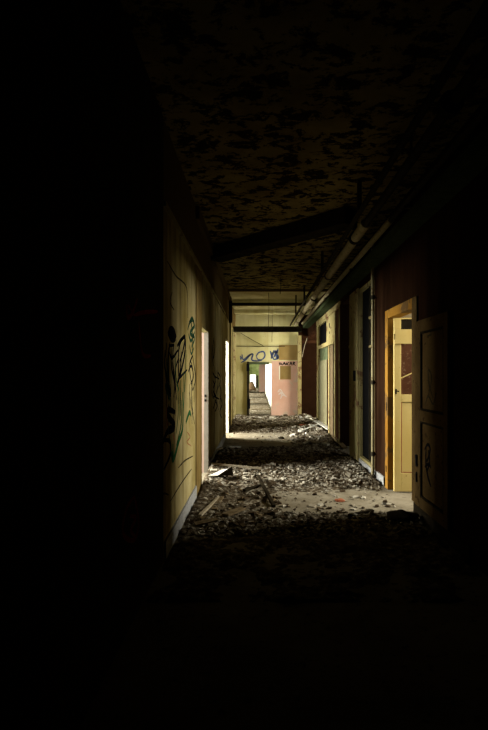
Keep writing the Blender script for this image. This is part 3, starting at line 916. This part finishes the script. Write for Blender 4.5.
def shard(m, c, s, thin=.22, tilt=.35):
    n = random.choice((4, 5, 5, 6))
    a0 = random.random() * 6.28
    ex = random.uniform(.55, 1.0)
    rot = Matrix.Rotation(random.random() * 6.28, 3, 'Z') @ Matrix.Rotation(random.uniform(-tilt, tilt), 3, 'X') @ Matrix.Rotation(random.uniform(-tilt, tilt), 3, 'Y')
    h_ = s * thin * random.uniform(.5, 1.2)
    ring = []
    for k_ in range(n):
        a = a0 + 2 * math.pi * (k_ + random.uniform(-.3, .3)) / n
        r = s * .5 * random.uniform(.65, 1.1)
        ring.append(Vector((math.cos(a) * r, math.sin(a) * r * ex, 0)))
    vs = [rot @ (p - Vector((0, 0, h_ / 2))) for p in ring] + [rot @ (p * .9 + Vector((0, 0, h_ / 2))) for p in ring]
    lowest = min(v.z for v in vs)
    off = Vector(c) - Vector((0, 0, lowest * .55))
    m.add([v + off for v in vs], [tuple(reversed(range(n))), tuple(range(n, 2 * n))] + [(q, (q + 1) % n, (q + 1) % n + n, q + n) for q in range(n)])


def density(x, y):
    bare = sst(5.2, 5.4, y) * (1 - sst(6.2, 6.5, y)) * sst(.0, .5, x)
    bare2 = sst(9.6, 10.1, y - x * .25) * (1 - sst(12.3, 12.7, y)) * (1 - sst(.55, 1.0, x))
    dim = sst(5.0, 5.2, y) * (1 - sst(6.3, 6.5, y)) * (1 - sst(.0, .5, x))
    return 1 - .82 * bare - .93 * bare2 - .6 * dim


for matn, cnt, smin, smax, lab in (('chip', 5200, .02, .085, 'fine grey plaster chips strewn over the corridor floor'), ('darkchip', 2600, .02, .09, 'fine dark dirt crumbs strewn over the corridor floor'),
                                   ('palechip', 900, .02, .06, 'fine whitish paint flakes strewn over the corridor floor')):
    m = MB()
    done = 0
    while done < cnt:
        x, y = random.uniform(XL + .06, XR - .08), 4.5 + 12.1 * random.random() ** 1.25
        if random.random() > density(x, y):
            continue
        s = random.uniform(smin, smax) * random.uniform(.6, 1)
        shard(m, (x, y, max(0, rub(x, y))), s, .18, .5)
        done += 1
    tag(m.build({'chip': 'plaster_chips', 'darkchip': 'dirt_crumbs', 'palechip': 'paint_flakes'}[matn], M[matn]), lab, 'debris', None, 'stuff')

# bigger individual shards, by zone
zones = [
    ('plaster shard on the bare floor before the ochre doorway', 'shards before the ochre doorway', 26, (.25, 1.55), (4.9, 6.3), (.05, .13), ('chip', 'palechip', 'darkchip')),
    ('plaster shard among planks on the floor below the graffiti wall', 'shards on the floor below the graffiti wall', 40, (-.6, .25), (4.7, 6.4), (.05, .14), ('darkchip', 'wood', 'darkchip')),  # mostly dark shards here stand in for shade on this floor
    ('plaster shard in the bright rubble strip beyond the pink-jambed doorway', 'shards in the bright rubble strip', 75, (-.65, 1.55), (6.45, 7.8), (.05, .14), ('chip', 'palechip', 'chip')),  # paler shards help to imitate the strong light on this strip
    ('plaster shard in the shaded rubble in mid corridor', 'shards in the shaded rubble', 55, (-.6, 1.5), (7.9, 9.9), (.06, .16), ('chip', 'darkchip')),
    ('plaster shard heaped against the cream timber screen', 'shards against the timber screen', 45, (.75, 1.6), (10.0, 13.6), (.08, .26), ('palechip', 'sheet', 'chip')),
    ('plaster shard in the heap before the end wall', 'shards before the end wall', 50, (-.55, 1.5), (12.7, 16.2), (.10, .28), ('chip', 'darkchip', 'palechip')),
]
for lab, grp, cnt, (xa_, xb_), (ya_, yb_), (s0, s1), mats in zones:
    for k_ in range(cnt):
        x, y = random.uniform(xa_, xb_), random.uniform(ya_, yb_)
        m = MB()
        o = Vector((x, y, max(0, rub(x, y))))
        shard(m, (0, 0, 0), random.uniform(s0, s1), .2, .3)
        ob = m.build('plaster_shard', M[random.choice(mats)])
        ob.location = o
        tag(ob, lab, 'shard', grp)


# distinct pieces of debris
def G(px, py, z=0.0):
    d = F * (EYE - z) / (py - VY)
    return Vector(((px - VX) * d / F, d, z))


def stick(name, p, q, w, h_, mat, label, cat, lift=.0, lift2=None):
    p, q = Vector(p), Vector(q)
    p.z = max(0, rub(p.x, p.y)) + h_ / 2 + lift
    q.z = max(0, rub(q.x, q.y)) + h_ / 2 + (lift if lift2 is None else lift2)
    d = q - p
    m = MB().obox((p + q) / 2, (d.length, w, h_), (0, -math.asin(d.z / d.length), math.atan2(d.y, d.x)), .003)
    return tag(m.build(name, mat, None, .002), label, cat)


stick('plank', G(200, 520), G(219, 500), .035, .022, M['palewood'], 'long pale batten lying at an angle below the graffiti wall', 'plank', .01)
stick('plank', G(195, 526), G(217, 524), .10, .02, M['wood'], 'short board lying across the end of the pale batten', 'plank', .008)
stick('plank', G(206, 471), G(262, 472), .05, .03, M['palewood'], 'pale batten lying across the floor from the pink-jambed doorway', 'plank', .01)
stick('plank', G(225, 519), G(243, 512), .09, .018, M['wood'], 'wide board lying among shards on the floor below the graffiti wall', 'plank', .008)
stick('plank', G(214, 512), G(221, 500), .07, .018, M['wood'], 'brown board lying behind the pale angled batten', 'plank', .006)
stick('stick', G(274, 508), G(258, 484), .035, .03, M['dark'], 'dark stick tilted up in the middle of the floor', 'stick', .0, .05)
stick('stick', G(349, 517), G(373, 512), .035, .03, M['dark'], 'black stick lying before the ochre doorway', 'stick')
stick('stick', G(244, 494), G(262, 489), .05, .03, M['dark'], 'black lath lying in mid floor beside the folded sheet', 'stick', .02)
stick('stick', G(206, 461), G(222, 455), .05, .025, M['palewood'], 'pale lath in the shade beyond the pink-jambed doorway', 'stick', .02)
stick('stick', G(228, 452), G(240, 448.5), .06, .03, M['sheet'], 'white strip lying before the bright floor patch', 'strip', .02)
stick('board', G(318, 428), G(333, 438), .26, .02, M['sheet'], 'white board lying against the timber screen', 'board', .02, .09)
stick('board', G(322, 423), G(328, 432), .20, .018, M['sheet'], 'small white board propped behind the larger one at the screen', 'board', .12, .02)
stick('board', G(300, 434), G(318, 431), .08, .02, M['sheet'], 'white strip of board on the rubble by the screen', 'board', .03)
stick('board', G(303, 447), G(322, 441), .05, .02, M['sheet'], 'white splinter of board in front of the screen', 'board', .02)
stick('board', G(334, 441), G(345, 452), .10, .02, M['wood'], 'brown board fallen out of the dark doorway past the black glazing', 'board', .01)

# curled white sheets by the lobby
for px, py, s, a, lab in ((305, 424, .32, .4, 'curled white sheet before the dark lobby'), (313, 427, .34, -.5, 'curled white sheet beside the foot of the timber screen'), (331, 432, .20, 1.0, 'small curled white scrap at the foot of the narrow door')):
    p = G(px, py)
    p.z = max(0, rub(p.x, p.y)) + .01
    m = MB()
    vs, fs = [], []
    n = 10
    for k_ in range(n + 1):
        t_ = -.9 + 2.0 * k_ / n
        u = Vector((math.sin(t_) * s * .5, 0, (1 - math.cos(t_)) * s * .45))
        for yy in (-.5, .5):
            q = Vector((u.x, yy * s * (.8 + .1 * math.sin(k_ * 1.7)), u.z))
            vs.append(Matrix.Rotation(a, 3, 'Z') @ q + p)
    for k_ in range(n):
        fs.append((2 * k_, 2 * k_ + 1, 2 * k_ + 3, 2 * k_ + 2))
    m.add(vs, fs, True)
    ob = m.build('curled_sheet', M['sheet'])
    sd = ob.modifiers.new('thickness', 'SOLIDIFY')
    sd.thickness = .008
    tag(ob, lab, 'sheet')

# folded dark sheet; its flap is coloured pale as if lit
p = G(211, 484)
fs_ = empty('folded_sheet', (p.x, p.y, 0), 'folded sheet with a raised black triangular corner by the pink-jambed doorway', 'sheet')
k1, k2, k3 = G(208, 484), G(235, 483), G(228, 476)
za = max(0, rub(k1.x, k1.y)) + .02
A, B_, C_, D_ = Vector((k1.x, k1.y, za)), Vector((k2.x - .02, k2.y, za)), Vector((k2.x - .04, k2.y - .03, za + .13)), Vector((k1.x + .18, k1.y + .35, za + .02))
E_ = Vector((B_.x - .05, B_.y + .30, za + .03))
th = Vector((0, 0, .008))
m = MB().add([A, B_, E_, D_, A + th, B_ + th, E_ + th, D_ + th], [(0, 1, 2, 3), (4, 5, 6, 7), (0, 1, 5, 4), (1, 2, 6, 5), (2, 3, 7, 6), (3, 0, 4, 7)])
m = MB()
m.add([A, B_, E_, D_, A + th, B_ + th, E_ + th, D_ + th], [(3, 2, 1, 0), (4, 5, 6, 7), (0, 1, 5, 4), (1, 2, 6, 5), (2, 3, 7, 6), (3, 0, 4, 7)])
part('flat_flap', m, M['sheet'], fs_, 'pale flat flap')
m = MB()
A2 = A * .35 + B_ * .65 - (B_ - A) * .30
t2 = Vector((0, .008, 0))
m.add([A2, B_, C_, A2 + t2, B_ + t2, C_ + t2], [(0, 1, 2), (5, 4, 3), (0, 3, 4, 1), (1, 4, 5, 2), (2, 5, 3, 0)])
part('raised_corner', m, M['dark'], fs_, 'black raised corner')

# lumps
for px, py, s, mt, nm, lab, cat in ((402, 520, .30, 'dark', 'debris_lump', 'dark lump of debris at the near jamb of the ochre doorway', 'debris'),
                                    (340, 501, .12, 'redtile', 'tile_fragment', 'flat reddish fragment on the bare floor', 'tile'),
                                    (281, 438.5, .14, 'dark', 'debris_lump', 'black lump at the end of the bright floor patch', 'debris'),
                                    (302, 429, .16, 'redtile', 'brick_fragment', 'orange brick fragment before the cream pillar', 'brick')):
    p = G(px, py)
    m = MB()
    bm = bmesh.new()
    bmesh.ops.create_icosphere(bm, subdivisions=3, radius=s / 2)
    flat = .22 if nm == 'tile_fragment' else .5
    vs = []
    for v in bm.verts:
        q = v.co * (1 + .35 * noise.noise(v.co * (3 / s) + Vector((px, 0, 0))))
        vs.append(Vector((q.x, q.y, max(-s * .1, q.z * flat))))
    fs = [tuple(v.index for v in f.verts) for f in bm.faces]
    bm.free()
    m.add(vs, fs)
    ob = m.build(nm, M[mt])
    ob.location = (p.x, p.y, max(0, rub(p.x, p.y)) + s * .08)
    tag(ob, lab, cat)
# heap at the end of the far corridor
m = MB()
vs, fs = [], []
n = 14
for j in range(n + 1):
    for i in range(n + 1):
        u, v = i / n * 2 - 1, j / n * 2 - 1
        r = max(0, 1 - u * u) * max(0, 1 - v * v)
        x, y = -.55 + u * .40, 41 + v * 1.6
        vs.append((x, y, -.03 + .85 * r ** .7 * (1 + .3 * noise.noise(Vector((x * 5, y * 2, 0))))))
for j in range(n):
    for i in range(n):
        a = j * (n + 1) + i
        fs.append((a, a + 1, a + n + 2, a + n + 1))
m.add(vs, fs)
tag(m.build('debris_heap', M['heap']), 'brown debris heap before the glaring window far down the passage', 'heap')

# ---------------------------------------------------------------- light
def area(name, x, y0, y1, z0, z1, power, direction, color=(1, .96, .84)):
    l = bpy.data.lights.new(name, 'AREA')
    l.shape = 'RECTANGLE'
    l.size = y1 - y0
    l.size_y = z1 - z0
    l.energy = power
    l.color = color
    o = bpy.data.objects.new(name, l)
    COL.objects.link(o)
    o.location = (x, (y0 + y1) / 2, (z0 + z1) / 2)
    o.rotation_euler = (math.pi / 2, 0, -math.pi / 2 if direction > 0 else math.pi / 2)
    return o


POW = {'L1': 780, 'L2': 1050, 'L3': 260, 'R1': 300, 'R2': 9, 'R3': 360}
for nm, w in zip(('L1', 'L2', 'L3'), LWIN):
    area('daylight_left', OXL - .02, *w, POW[nm], 1)
for nm, w in zip(('R1', 'R2', 'R3'), RWIN):
    area('daylight_right', OXR + .02, *w, POW[nm], -1, (1, .92, .74))  # last of these is added with the lobby window to brighten the end wall
for w in FWIN:
    area('daylight_far', FX0 - .05, *w, 190, 1, (1, 1, .9))

wd = bpy.data.worlds.new('sky')
S.world = wd
wd.use_nodes = True
bg = wd.node_tree.nodes['Background']
bg.inputs['Color'].default_value = (.95, 1, .97, 1)
bg.inputs['Strength'].default_value = 1.6

# ---------------------------------------------------------------- camera and view
cam = bpy.data.cameras.new('camera')
cam.sensor_fit = 'VERTICAL'
cam.sensor_height = 36
cam.lens = F / 730 * 36
cam.shift_x = -(VX - 244) / 730
cam.shift_y = (VY - 365) / 730
cam.clip_start = .05
co = bpy.data.objects.new('camera', cam)
COL.objects.link(co)
co.location = (0, 0, EYE)
co.rotation_euler = (math.pi / 2, 0, 0)
S.camera = co
S.view_settings.view_transform = 'Standard'
S.view_settings.look = 'None'
S.view_settings.exposure = 1.3
S.view_settings.gamma = 1
S.view_settings.use_curve_mapping = False
S.cycles.use_denoising = True
S.cycles.max_bounces = 6
S.cycles.diffuse_bounces = 2
